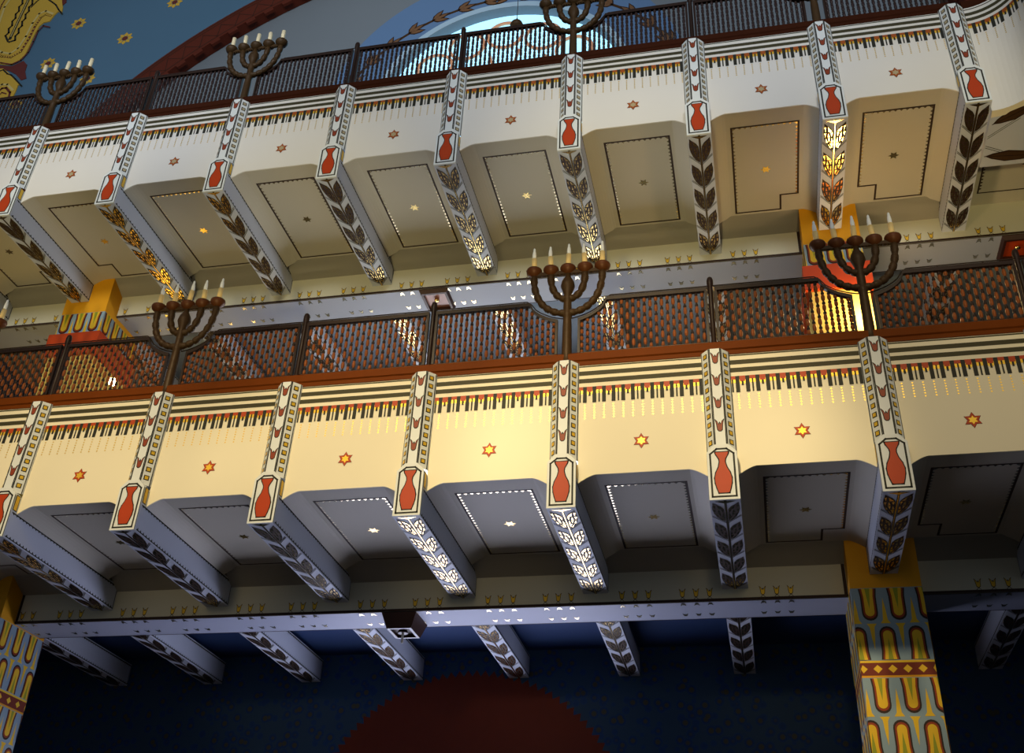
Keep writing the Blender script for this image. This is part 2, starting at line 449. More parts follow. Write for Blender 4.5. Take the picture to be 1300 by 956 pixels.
# ------------------------------------------------------------------ candelabrum
def make_candelabrum(parent, bulbs, heights):
    st = MB(); Y = 0
    st.lathe([(.054, -.075), (.050, .05), (.045, .40), (.040, .50), (.050, .52), (.042, .55), (.040, .70), (.048, .72), (.036, .76), (.044, .80), (.072, .88), (.060, .94), (.028, 1.00), (.026, 1.06)], 'bronze', 14)
    st.build('stem', parent)
    for R, zb in ((.35, .555), (.175, .725)):
        for s in (-1, 1):
            mb = MB(); pts = []; rad = []; n = 66; H = 1.045 - zb
            for i in range(n + 1):
                t = i / n; a = t * pi / 2
                pts.append((s * R * sin(a) ** .9, 0, zb + H * .86 * (1 - cos(a)) ** 1.0 + H * .14 * t ** 4))
                rad.append(.024 + .014 * abs(sin(t * pi * (7 if R > .2 else 4))) ** .6 + .003 * ((i * 7) % 3 == 0))
            mb.tube(pts, rad, 'bronze', 9); mb.build('branch', parent)
    mb = MB(); mb.box(-.36, .36, -.016, .016, 1.035, 1.075, 'bronze')
    for i in range(24): mb.lathe([(.004, -.012), (.012, 0), (.004, .012)], 'bronze', 6, c=(-.345 + i * .03, 0, 1.035))
    mb.build('crossbar', parent)
    for i, x in enumerate((-.35, -.175, 0, .175, .35)):
        mb = MB(); mb.lathe([(.018, 1.03), (.040, 1.045), (.070, 1.070), (.082, 1.10), (.078, 1.12), (.060, 1.13), (.040, 1.135)], 'cup' if bulbs else 'bronze', 16, c=(x, 0, 0))
        c = mb.build('cup', parent)
        lx = random.uniform(-.018, .018)
        top = 1.135 + heights[i]
        mb = MB(); mb.tube([(x, 0, 1.11), (x + lx * .8, 0, top)], .027, 'candle' if bulbs else 'candleold', 12)
        k = mb.build('candle', c)
        if bulbs:
            mb = MB(); mb.lathe([(.012, 0), (.019, .008), (.021, .045), (.017, .085), (.013, .098), (.012, .125), (.005, .14)], 'bulbglass', 10, c=(x + lx, 0, top))
            mb.build('bulb', k)

def dup_candelabrum(src, loc, name='candelabrum'):
    r = src.copy(); col.objects.link(r); r.location = loc
    for ch in list(src.children):
        c = ch.copy(); col.objects.link(c); c.parent = r
        for g in list(ch.children):
            d = g.copy(); col.objects.link(d); d.parent = c
            for h in list(g.children):
                e = h.copy(); col.objects.link(e); e.parent = d
    return r
# candle (and its bulb) sit in the cup: cup > candle, so the bulb is merged one level up
def make_candelabrum2(parent, bulbs, heights):
    make_candelabrum(parent, False, heights) if not bulbs else _with_bulbs(parent, heights)
def _with_bulbs(parent, heights):
    make_candelabrum(parent, True, heights)
    for c in list(parent.children):
        for k in list(c.children):
            for b in list(k.children): b.parent = c

# ------------------------------------------------------------------ place both balconies
M_K = {-5, -3, 0, 2}; PILLAR_K = {-5, 2}
lev_name = ['lower', 'upper']
where_low = {-4: 'the leftmost seen', 2: 'the rightmost seen'}
br_first = [-5, -6]; br_last = [3, 3]
for lv in (0, 1):
    oy, oz = LV[lv]; ks = list(range(br_first[lv], br_last[lv] + 1)); nm = lev_name[lv]
    for i, k in enumerate(ks):
        j = k - (-4 if lv == 0 else -5)
        pos = (f'cut off at the left edge, {nm} balcony' if j < 0 else f'cut off at the right edge, {nm} balcony' if (lv, k) == (0, 3) else f'{ORD[j]} from left, {nm} balcony')
        extra = ' below a candelabrum' if k in M_K else ' below a rail post'
        b = thing('balcony_bracket', f'painted bracket with vase{extra}, {pos}', 'bracket', (k * S, oy, oz), f'{nm} balcony brackets')
        put(P_pil[lv], 'pilaster', b); put(P_blk, 'vase_block', b); put(P_beams if k in PILLAR_K else P_beam, 'beam', b)
    bays = range(-6, 3) if lv else range(-5, 4)
    for i, k in enumerate(bays):
        pos = f'{ORD[i]} from the left'
        notch = 1 if (k + 1) in PILLAR_K else (-1 if k in PILLAR_K else 0)
        t = thing('balcony_bay', f'{"cream" if lv == 0 else "off-white"} {nm} balcony bay with painted star, {pos}', 'balcony', (k * S, oy, oz), f'{nm} balcony bays')
        put(P_par[lv], 'parapet_panel', t); put(P_sof[notch], 'soffit_panel', t)
        m0, m1 = int(k in M_K), int((k + 1) in M_K)
        dips = {(0, 0): 'with a straight top', (1, 0): 'dipping at its left end', (0, 1): 'dipping at its right end', (1, 1): 'dipping at both ends'}[(m0, m1)]
        t = thing('balcony_railing', f'turned-wood {nm} railing panel {dips}, {pos}', 'railing', (k * S, oy, oz), f'{nm} railing panels')
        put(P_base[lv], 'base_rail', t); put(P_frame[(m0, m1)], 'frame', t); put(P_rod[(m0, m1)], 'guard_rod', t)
        n = 22; xa = .14 if m0 else .085; xb = S - (.14 if m1 else .085)
        for j in range(n):
            x = xa + (xb - xa) * j / (n - 1)
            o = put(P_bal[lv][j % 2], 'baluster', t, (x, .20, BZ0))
            top = dip_z(x, m0, m1) - .015
            o.scale = (1, 1, (top - BZ0) / .60)
    c = 0
    for k in range(-5, 4):
        if k in M_K or (lv == 0 and k == 4): continue
        c += 1
        t = put(P_post, 'railing_post', None, (k * S, oy, oz))
        tag(t, f'slim dark railing post with rounded tip on the {nm} balcony, {ORD[c-1]} from the left', 'post', f'{nm} railing posts')
H1 = [.13, .135, .15, .14, .145]
cl = {-5: 'cut off at the left edge', -3: 'on the left, above the second bracket', 0: 'in the middle of the railing', 2: 'on the right, before the orange column'}
root = thing('candelabrum', 'x', 'candelabrum', (0, .165, 1.61), 'lower candelabra'); _with_bulbs(root, H1)
for k in (0, -3, 2, -5):
    o = root if k == 0 else dup_candelabrum(root, (k * S + (.12 if k == -5 else 0), .165, 1.61))
    o['label'] = f'lower balcony candelabrum with glass-tipped candles, {cl[k]}'
cu = {-5: 'leftmost, against the blue wall', -3: 'in front of the red arch band', 0: 'in front of the bright round window', 2: 'cut off by the top edge'}
root = thing('candelabrum', 'x', 'candelabrum', (0, .235, 4.272 + 1.53), 'upper candelabra'); make_candelabrum(root, False, [.185, .19, .19, .185, .185])
for k in (0, -3, 2, -5):
    o = root if k == 0 else dup_candelabrum(root, (k * S, .235, 4.272 + 1.53))
    o['label'] = f'upper balcony candelabrum with plain ivory candles, {cu[k]}'

# upper corner: the parapet swings out to the right past the last bracket
def path(s):
    """s measured along X at first; returns x, y, normal"""
    R = .5; xs = 4.30
    if s < xs: return s, .1, (0, -1)
    a = (s - xs) / R
    if a < pi / 2: return xs + R * sin(a), .1 - R * (1 - cos(a)), (-sin(a), -cos(a))
    return xs + R, .1 - R - (s - xs - R * pi / 2), (-1, 0)
def corner():
    t = thing('balcony_corner', 'curved off-white corner of the upper balcony past its last bracket on the right', 'balcony', (0, LV[1][0], LV[1][1]))
    s0, s1 = 4.2 + .126, 6.4
    def fn(u, v, l):
        x, y, n = path(u); q = l - LEAN * v
        return (x + n[0] * q, y + n[1] * q, v)
    mb = MB(); n = 40; zb = -.06
    for i in range(n):
        a = s0 + (s1 - s0) * i / n; b = s0 + (s1 - s0) * (i + 1) / n
        for (q0, q1, z0, z1) in ((0, 0, zb, 1.535),):
            mb.face([fn(a, zb, 0), fn(b, zb, 0), fn(b, 1.535, 0), fn(a, 1.535, 0)], 'plaster')
            mb.face([fn(a, zb, -.1), fn(b, zb, -.1), fn(b, 1.535, -.1), fn(a, 1.535, -.1)], 'cream')
            mb.face([fn(a, 1.535, 0), fn(b, 1.535, 0), fn(b, 1.535, -.1), fn(a, 1.535, -.1)], 'cream')
            mb.face([fn(a, zb, 0), fn(b, zb, 0), fn(b, zb, -.1), fn(a, zb, -.1)], 'cream')
    F = Face(mb, fn)
    fascia_paint(F, s0, s1, .06, 'rust')
    keys(F, [4.385 + .0895 * i for i in range(22)], s0, s1, 'rust')
    F.star(4.95, .66, .078, 'red', 1); F.star(4.95, .66, .060, 'red', 3); F.star(4.95, .66, .038, 'goldpaint', 4)
    mb.build('parapet_panel', t)
    # painted underside of the corner beam
    mb = MB(); zb = -.058
    edge = [path(s0 + (s1 - s0) * i / 30)[:2] for i in range(31)]
    poly = [(x, y + .02, zb) for x, y in edge] + [(6.2, edge[-1][1], zb), (6.2, .95, zb), (4.326, .95, zb)]
    mb.prism(poly, (0, 0, .4), 'greyblue')
    G = Face(mb, frame((0, 0, zb), (1, 0, 0), (0, 1, 0), (0, 0, -1)))
    def leaf(x0, y0, x1, y1, w, m='leaf'):
        d = Vector((x1 - x0, y1 - y0)); q = Vector((-d.y, d.x)).normalized() * w
        pr = [(0, 0), (.12, .5), (.35, 1), (.6, .8), (1, 0)]
        P = lambda t, s: tuple(Vector((x0, y0)) + d * t + q * s)
        G.p([P(a, b) for a, b in pr] + [P(a, -b) for a, b in pr[-2:0:-1]], 'brownline', 1)
        G.p([P(.06 + a * .88, b * .8) for a, b in pr] + [P(.06 + a * .88, -b * .8) for a, b in pr[-2:0:-1]], m, 2)
        G.line([P(0, 0), P(1.25, 0)], .012, 'brownline', 3)
    leaf(4.36, .30, 4.84, .0, .08); leaf(4.35, .78, 4.98, .84, .085); leaf(5.0, -.02, 5.4, -.2, .07)
    for q in (0, .03): G.line([(4.34, .48 + q), (4.62, .22 + q)], .007, 'black', 1); G.line([(4.34, .62 + q), (4.52, .72 + q)], .007, 'black', 1)
    mb.build('corner_beam', t)
    mb = MB(); mb.box(4.326, 6.2, .951, 2.12, .355, .45, 'soffit')
    G = Face(mb, frame((0, 0, .355), (1, 0, 0), (0, 1, 0), (0, 0, -1)))
    G.line([(4.50, 1.04), (5.6, 1.04), (5.6, 1.88), (4.50, 1.88)], .018, 'brownline', 1, True); G.star(4.98, 1.42, .075, 'gold', 2)
    for i in range(12): G.p([(4.51, 1.18 + .055 * i), (4.51, 1.22 + .055 * i), (4.535, 1.2 + .055 * i)], 'brownline', 2)
    mb.build('soffit_panel', t)
    mb = MB()
    for i in range(n):
        a = s0 + (s1 - s0) * i / n; b = s0 + (s1 - s0) * (i + 1) / n
        for z0, z1, q in ((1.522, 1.672, -.015), ):
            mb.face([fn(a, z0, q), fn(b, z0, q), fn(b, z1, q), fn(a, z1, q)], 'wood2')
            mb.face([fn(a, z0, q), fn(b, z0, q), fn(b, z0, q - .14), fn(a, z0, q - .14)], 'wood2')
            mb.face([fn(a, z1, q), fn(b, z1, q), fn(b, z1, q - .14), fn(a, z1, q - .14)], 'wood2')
    mb.build('base_rail', t)
corner()

# ------------------------------------------------------------------ cross beams with tulips, slabs, inner ceilings (the setting)
X0, X1 = -9.6, 7.2
def crossbeam(lv):
    oy, oz = LV[lv]; mb = MB(); A = .2
    mb.box(X0, X1, 2.10 + oy, 2.61 + oy, -.12 + oz, .40 + oz, 'facecream')
    F = Face(mb, frame((0, 2.10 + oy, oz), (1, 0, 0), (0, 0, 1), (0, -1, 0)), .0015)
    G = Face(mb, frame((0, oy, -.12 + oz), (1, 0, 0), (0, 1, 0), (0, 0, -1)), .0015)
    G.rect(X0, X1, 2.10, 2.61, 'beamblue', 1)
    F.rect(X0, X1, -.12, -.092, 'brownline', 1)
    G.rect(X0, X1, 2.10, 2.112, 'brownline', 2); G.rect(X0, X1, 2.598, 2.61, 'brownline', 2)
    for k in PILLAR_K:
        for s in (-1, 1):
            u = k * S + s * .345; F.rect(u - .016, u + .016, -.12, .25, 'brownline', 2)
    for k in range(-7, 5):
        for off in (.40, 1.01):
            cx = k * S + off
            if any(abs(cx - q * S) < .5 for q in PILLAR_K) and not (k == -5 or k == -6): continue
            if cx < X0 + .3 or cx > X1 - .3: continue
            for j in (-1, 0, 1):
                c = cx + j * .135; h = .092; sh = tulip_shape(.066, h)
                F.p([(c + u, -.072 + v) for u, v in sh], 'brownline', 2)
                F.p([(c + u, -.072 + v) for u, v in tulip_fill(.068, h)], 'goldpaint', 3)
                F.line([(c, -.072), (c - .02, -.09)], .005, 'brownline', 2); F.line([(c, -.072), (c + .02, -.09)], .005, 'brownline', 2)
                for yb, sg in ((2.125, 1), (2.505, -1)):      # mirrored tulips on the underside
                    sh2 = tulip_shape(.058, .075)
                    G.p([(c + u, yb + sg * v) for u, v in sh2], 'black', 2)
                    G.p([(c + u, yb + sg * v) for u, v in tulip_fill(.075, .08)], 'silver', 3)
    return struct(mb, f'trim_{lv+1}', f'cross beam with gilt tulips under the {lev_name[lv]} balcony')
crossbeam(0); crossbeam(1)
for lv in (0, 1):
    oy, oz = LV[lv]
    mb = MB(); mb.box(X0, X1, .245 + oy, 4.999, .452 + oz, .50 + oz, 'floor'); struct(mb, 'floor', f'{lev_name[lv]} gallery floor slab')
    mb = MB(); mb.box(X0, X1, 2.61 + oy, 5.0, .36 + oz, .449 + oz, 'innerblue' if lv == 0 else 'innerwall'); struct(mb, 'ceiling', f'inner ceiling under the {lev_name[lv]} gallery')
    for i, k in enumerate(range(-5, 5)):
        t = put(P_inner, 'ceiling_beam', None, (k * S, oy, oz))
        tag(t, f'painted ceiling beam behind the {lev_name[lv]} tulip cross beam, {ORD[i]} from the left', 'beam', f'{lev_name[lv]} inner ceiling beams')
mb = MB(); mb.box(-18, 12, -14, 5.3, -5.7, -5.6, 'floor'); struct(mb, 'floor', 'ground floor')

# walls
def wall_back():
    mb = MB(); Y = 5.0; D = .30
    xs = [-18, -4.55, .35, 12]
    wins = [(-4.1, -.1, -3.5, -1.0), (-4.1, -.1, 1.45, 3.27)]
    zc, R, xc = 10.61, 2.32, -2.2
    bands = [(-5.6, .40, 'deepblue', wins[0]), (.40, 4.72, 'innerwall', wins[1]), (4.72, 17, 'lunette', None)]
    def q(x0, x1, z0, z1, m):
        mb.box(x0, x1, Y, Y + D, z0, z1, m)
    for z0, z1, m, w in bands:
        if w:
            a, b, c, d = w
            q(-18, a, z0, z1, m); q(b, 12, z0, z1, m); q(a, b, z0, c, m); q(a, b, d, z1, m)
        else:
            q(-18, xc - R, z0, z1, m); q(xc + R, 12, z0, z1, m); q(xc - R, xc + R, z0, zc - R, m); q(xc - R, xc + R, zc + R, z1, m)
            N = 48
            for i in range(N):
                a0 = 2 * pi * i / N; a1 = 2 * pi * (i + 1) / N
                def sq(a):
                    k = R / max(abs(cos(a)), abs(sin(a))); return (xc + k * cos(a), zc + k * sin(a))
                def ci(a): return (xc + R * cos(a), zc + R * sin(a))
                p = [ci(a0), sq(a0), sq(a1), ci(a1)]
                mb.prism([(x, Y, z) for x, z in p], (0, D, 0), m, True)
    F = Face(mb, frame((0, Y, 0), (1, 0, 0), (0, 0, 1), (0, -1, 0)), .002)
    # window glow put into the colour: blue ring round the rose window, pale rim
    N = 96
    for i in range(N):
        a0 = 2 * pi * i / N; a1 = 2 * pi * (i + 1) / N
        for r0, r1, m in ((R, R + .13, 'glowrim'), (R + .13, 3.40, 'lunetteglow'),):
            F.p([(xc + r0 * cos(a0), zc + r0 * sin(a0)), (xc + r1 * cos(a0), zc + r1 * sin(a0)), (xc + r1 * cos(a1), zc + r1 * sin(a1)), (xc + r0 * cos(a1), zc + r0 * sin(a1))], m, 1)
    # laurel garland
    gx, gz, gr = -2.1, 9.78, 3.42
    for i in range(0, 110):
        a = i / 110 * 2 * pi; b = (i + 1) / 110 * 2 * pi
        F.p([(gx + (gr - .03) * cos(a), gz + (gr - .03) * sin(a)), (gx + (gr + .03) * cos(a), gz + (gr + .03) * sin(a)), (gx + (gr + .03) * cos(b), gz + (gr + .03) * sin(b)), (gx + (gr - .03) * cos(b), gz + (gr - .03) * sin(b))], 'leaf', 2)
    def lf(px, pz, ang, L, w):
        d = Vector((cos(ang), sin(ang))); qv = Vector((-d.y, d.x)); o = Vector((px, pz))
        sh = [(0, 0), (.3, .5), (.65, .45), (1, 0), (.65, -.45), (.3, -.5)]
        F.p([tuple(o + d * L * a + qv * w * b) for a, b in sh], 'brownline', 3)
        F.p([tuple(o + d * L * (.12 + .76 * a) + qv * w * .62 * b) for a, b in sh], 'laurel', 4)
    for i in range(40):
        a = i / 40 * 2 * pi; px, pz = gx + gr * cos(a), gz + gr * sin(a)
        tdir = a - pi / 2 if cos(a) < 0 else a + pi / 2
        for s in (-.45, 0, .45): lf(px, pz, tdir + s, .36 if s else .42, .12)
    # scalloped maroon arches over the two gallery windows
    for lv in (0, 1):
        cx, cz = -2.02, -1.93 + LV[lv][1] + (0 if lv == 0 else -.1)
        n = 56; outer = []
        for i in range(n + 1):
            a = pi * i / n; outer.append((cx + 1.97 * cos(a), cz + 1.97 * sin(a)))
        for i in range(n):
            (ax, az), (bx, bz) = outer[i], outer[i + 1]
            am = pi * (i + .5) / n
            F.p([(ax, az), (cx + 2.05 * cos(am), cz + 2.05 * sin(am)), (bx, bz)], 'maroon', 1)
        lowz = wins[lv][3] + .012
        pts = [p for p in outer if p[1] > lowz]
        F.p([(pts[0][0], lowz)] + pts + [(pts[-1][0], lowz)], 'maroon', 1)
    return struct(mb, 'wall_back', 'back wall of the galleries')
wall_back()
for sx, x, nm in ((-1, X0, 'left'), (1, X1, 'right')):
    mb = MB(); mb.box(x - .15, x + .15, .2, 4.998, -5.6, 4.72, 'innerblue'); struct(mb, f'wall_{nm}')
# windows
def gallery_window(i, c, d, m):
    mb = MB(); a, b = -4.1, -.1; Y = 5.2
    mb.box(a, b, Y, Y + .02, c, d, m)
    for x in (a, a + .98, a + 1.98, a + 2.98, b - .06): mb.box(x, x + .06, Y - .06, Y - .001, c, d, 'darkwood')
    for z in (c, (c + d) / 2, d - .06): mb.box(a, b, Y - .05, Y - .002, z, z + .06, 'darkwood')
    struct(mb, f'window_{i}', 'daylit window in the back wall of the gallery')
gallery_window(1, -3.5, -1.0, 'daylow'); gallery_window(2, 1.45, 3.27, 'daymid')
def rose():
    mb = MB(); xc, zc, R, Y = -2.2, 10.61, 2.32, 5.22; N = 64
    pl = [(xc + R * cos(2 * pi * i / N), Y, zc + R * sin(2 * pi * i / N)) for i in range(N)]
    mb.prism(pl, (0, .02, 0), 'dayrose')
    def ring(cx, cz, r, w, n=32):
        mb.tube([(cx + r * cos(2 * pi * i / n), Y - .05, cz + r * sin(2 * pi * i / n)) for i in range(n + 1)], w, 'tracery', 6)
    ring(xc, zc, .7, .05, 40)
    for i in range(14):
        a = 2 * pi * (i + .5) / 14; ring(xc + 1.72 * cos(a), zc + 1.72 * sin(a), .34, .035, 24)
        a2 = 2 * pi * i / 14
        mb.tube([(xc + .7 * cos(a2), Y - .05, zc + .7 * sin(a2)), (xc + 1.3 * cos(a2), Y - .05, zc + 1.3 * sin(a2))], .03, 'tracery', 6, up=(0, 1, 0))
    struct(mb, 'window_3', 'bright round rose window with pinkish tracery')
rose()
# blue vault face with red arch band, left of the lunette
def blue_arch():
    cx, cz, R = -2.04, 5.0, 10.49; Y = 4.80
    mb = MB(); N = 72
    def far(a):
        dx, dz = cos(a), sin(a); t = 1e9
        if dx < 0: t = min(t, (-18 - cx) / dx)
        if dx > 0: t = min(t, (12 - cx) / dx)
        if dz > 0: t = min(t, (17 - cz) / dz)
        return (cx + dx * t, cz + dz * t)
    for i in range(N):
        a0, a1 = pi * i / N, pi * (i + 1) / N
        p = [(cx + R * cos(a0), cz + R * sin(a0)), far(a0), far(a1), (cx + R * cos(a1), cz + R * sin(a1))]
        mb.prism([(x, Y, z) for x, z in p], (0, .199, 0), 'bluewall')
    F = Face(mb, frame((0, Y, 0), (1, 0, 0), (0, 0, 1), (0, -1, 0)), .004)
    for (x, z) in STARS:
        for j in range(8):
            a = j * pi / 4; d = Vector((cos(a), sin(a))); q = Vector((-d.y, d.x)); o = Vector((x, z))
            F.p([tuple(o + d * .04), tuple(o + d * .12 + q * .05), tuple(o + d * .19), tuple(o + d * .12 - q * .05)], 'ornament', 1)
        F.star(x, z, .07, 'ornmaroon', 2, n=8, inner=.8)
    struct(mb, 'wall_upper', 'blue star-painted wall around the arch')
    mb = MB(); n = 150; r1, r0 = R, R - .50
    for i in range(n):
        a0, a1 = pi * i / n, pi * (i + 1) / n
        p = [(r0, a0), (r1, a0), (r1, a1), (r0, a1)]
        mb.prism([(cx + r * cos(a), Y - .05, cz + r * sin(a)) for r, a in p], (0, .06 if False else .24, 0), 'archband')
        F = Face(mb, frame((0, Y - .05, 0), (1, 0, 0), (0, 0, 1), (0, -1, 0)), .003)
        for rr in (r1 - .05, r1 - .11, r0 + .06):
            F.p([(cx + r * cos(a), cz + r * sin(a)) for r, a in ((rr - .008, a0), (rr + .008, a0), (rr + .008, a1), (rr - .008, a1))], 'brownline', 1)
        if i % 2 == 0:                                       # merlon teeth on the inner edge, zigzag inside
            mb.prism([(cx + r * cos(a), Y - .05, cz + r * sin(a)) for r, a in ((r0 - .07, a0), (r0, a0), (r0, a1), (r0 - .07, a1))], (0, .06, 0), 'archband')
            am = a1; P = lambda r, a: (cx + r * cos(a), cz + r * sin(a)); a2 = pi * (i + 2) / n
            F.line([P(r0 + .08, a0), P(r1 - .16, am)], .014, 'brownline', 1); F.line([P(r1 - .16, am), P(r0 + .08, a2)], .014, 'brownline', 1)
    struct(mb, 'trim_3', 'dark red arch band with toothed edge')
STARS = []
# camera (defined here: the painted ornament on the far wall was measured from the photograph)
YAW, PITCH, ROLL, FPX = -0.2381, 0.5801, 0.0504, 1374.82
CAM = Vector((1.553, -8.4909, -3.9544))
fwd = Vector((sin(YAW) * cos(PITCH), cos(YAW) * cos(PITCH), sin(PITCH)))
right = Vector((cos(YAW), -sin(YAW), 0)); up = right.cross(fwd)
r2 = right * cos(ROLL) + up * sin(ROLL); u2 = -right * sin(ROLL) + up * cos(ROLL)
def onwall(x, y, Y=4.80):
    d = fwd + r2 * ((x - 650) / FPX) - u2 * ((y - 433.5) / FPX); t = (Y - CAM.y) / d.y
    p = CAM + d * t; return (p.x, p.z)
STARS += [onwall(*a) for a in ((100, 30), (158.7, 49), (222, 3), (61, 81), (111, 100), (20, 132), (160, -30), (60, -28))]
blue_arch()
def ornament():
    """gilt scroll ornament painted in low relief on the blue wall at the left"""
    t = thing('wall_ornament', 'large golden scroll ornament with dark zigzag leaf on the blue wall, upper left corner', 'ornament', (0, 0, 0))
    def relief(pts, m, y0, name=None, mb=None):
        mb2 = mb or MB(); mb2.prism([(x, y0, z) for x, z in (onwall(*p) for p in pts)], (0, 4.80 - y0, 0), m); return mb2
    z = lambda L: [(x / 5.909, y / 5.909) for x, y in L]
    body = z([(-300, -200), (480, -200), (470, 20), (475, 60), (465, 110), (440, 90), (410, 120), (375, 165), (330, 175), (300, 200), (260, 270), (225, 350), (190, 420), (150, 455), (90, 490), (30, 490), (-300, 440)])
    mb = relief(body, 'ornament', 4.775)
    F = Face(mb, lambda u, v, l: (u, 4.775 - l, v), .002)
    W = lambda L: [onwall(*p) for p in z(L)]
    for off, w, m in ((0, .035, 'ornmaroon'),):
        F.line(W([(375, 210), (330, 200), (290, 240), (255, 320), (215, 400), (160, 460), (90, 490), (20, 480), (-60, 460)]), w, m, 2)
    F.line(W([(400, 110), (350, 90), (300, 110), (250, 180), (200, 280), (140, 370), (80, 410), (20, 400), (-30, 370)]), .05, 'ornlight', 2)
    L = [(385, 125), (350, 115), (315, 135), (270, 200), (220, 300), (160, 395), (90, 435), (20, 430), (-30, 410)]
    F.line(W(L), .06, 'ornmaroon', 1)
    for i in range(len(L) - 1):
        for t_ in (0, .25, .5, .75):
            x = L[i][0] + (L[i + 1][0] - L[i][0]) * t_; y = L[i][1] + (L[i + 1][1] - L[i][1]) * t_
            a = onwall(x / 5.909, y / 5.909); F.rect(a[0] - .02, a[0] + .02, a[1] - .02, a[1] + .02, 'ornament', 3)
    F.line(W([(470, 110), (445, 80), (425, 45), (400, 25), (370, 5), (330, -20), (280, 20), (240, 60)]), .035, 'black', 2)
    F.line(W([(0, 180), (40, 60), (110, -40)]), .05, 'ornlight', 2); F.line(W([(-20, 140), (20, 40), (80, -60)]), .03, 'ornmaroon', 2)
    # dark serrated leaf
    zz = []
    n = 14
    A = Vector((70, 320)); B = Vector((250, -60)); d = (B - A); q = Vector((-d.y, d.x)).normalized()
    l = [tuple(A + d * (i / n) + q * (28 + (12 if i % 2 else 0)) * (1 if i else .2)) for i in range(n + 1)]
    r = [tuple(A + d * (i / n) - q * (28 + (12 if i % 2 else 0)) * (1 if i else .2)) for i in range(n + 1)]
    F.line(W(l), .045, 'black', 3); F.line(W(r), .045, 'black', 3); F.line(W([tuple(A + d * .06), tuple(B)]), .07, 'black', 3); F.line(W([tuple(A + d * .1), tuple(B)]), .02, 'ornlight', 4)
    mb.build('upper_scroll', t)
    mb = relief(z([(-300, 480), (20, 495), (90, 500), (180, 460), (205, 490), (190, 540), (200, 590), (160, 605), (120, 560), (60, 530), (-300, 600)]), 'ornmaroon', 4.785); mb.build('maroon_lobe', t)
    mb = relief(z([(430, -60), (500, -30), (500, 20), (470, 45), (430, 20)]), 'ornmaroon', 4.785); mb.build('maroon_lobe', t)
    mb = relief(z([(-300, 520), (30, 520), (80, 560), (120, 590), (170, 650), (140, 640), (120, 690), (95, 740), (60, 760), (-300, 800)]), 'ornament', 4.778)
    F = Face(mb, lambda u, v, l: (u, 4.778 - l, v), .002)
    F.line(W([(-60, 520), (0, 540), (30, 530), (60, 560), (90, 570), (120, 600), (165, 650)]), .035, 'black', 2)
    F.line(W([(-40, 680), (20, 640), (60, 640), (100, 680)]), .05, 'ornlight', 2); F.line(W([(-40, 720), (20, 670), (50, 665), (80, 700), (70, 740)]), .05, 'ornmaroon', 2)
    F.line(W([(-40, 760), (20, 700), (50, 710)]), .03, 'ornmaroon', 2)
    mb.build('lower_scroll', t)
ornament()

# ------------------------------------------------------------------ columns
def wave_row(F, u0, u1, z0, z1, flip, period=.256, phase=0.0):
    """one row of nested U shapes; z0 top, z1 bottom"""
    H = z0 - z1
    def V(v): return z0 - v * H if not flip else z1 + v * H
    F.rect(u0, u1, z1, z0, 'waveblue', 1)
    n0 = int(math.floor((u0 - phase) / period)) - 1; n1 = int(math.ceil((u1 - phase) / period)) + 1
    def clip(pts):
        out = [(min(max(u, u0), u1), v) for u, v in pts]
        return out if max(p[0] for p in out) - min(p[0] for p in out) > .004 else None
    for n in range(n0, n1):
        c = phase + n * period
        for a, h, m, ly in ((.072, .92, 'brownline', 2), (.057, .86, 'wavered', 3), (.042, .80, 'yellow', 4), (.042, .80, 'yellow', 5)):
            r = a; pts = [(c - a - .01, V(0.02)), (c - a, V(.25))]
            for i in range(9):
                t = pi * i / 8; pts.append((c - a * cos(t), V(h - r / H + r / H * sin(t))))
            pts += [(c + a, V(.25)), (c + a + .01, V(0.02))]
            pts = clip(pts)
            if pts: F.p(pts, m, ly)
        pts = clip([(c - .022, V(.02)), (c + .022, V(.02)), (c + .013, V(.3)), (c, V(.6)), (c - .013, V(.3))])
        if pts: F.p(pts, 'green', 6)
        c += period / 2
        pts = clip([(c - .045, V(1.0)), (c - .022, V(.9)), (c - .014, V(.6)), (c, V(.28)), (c + .014, V(.6)), (c + .022, V(.9)), (c + .045, V(1.0))])
        if pts: F.p(pts, 'yellow', 2)
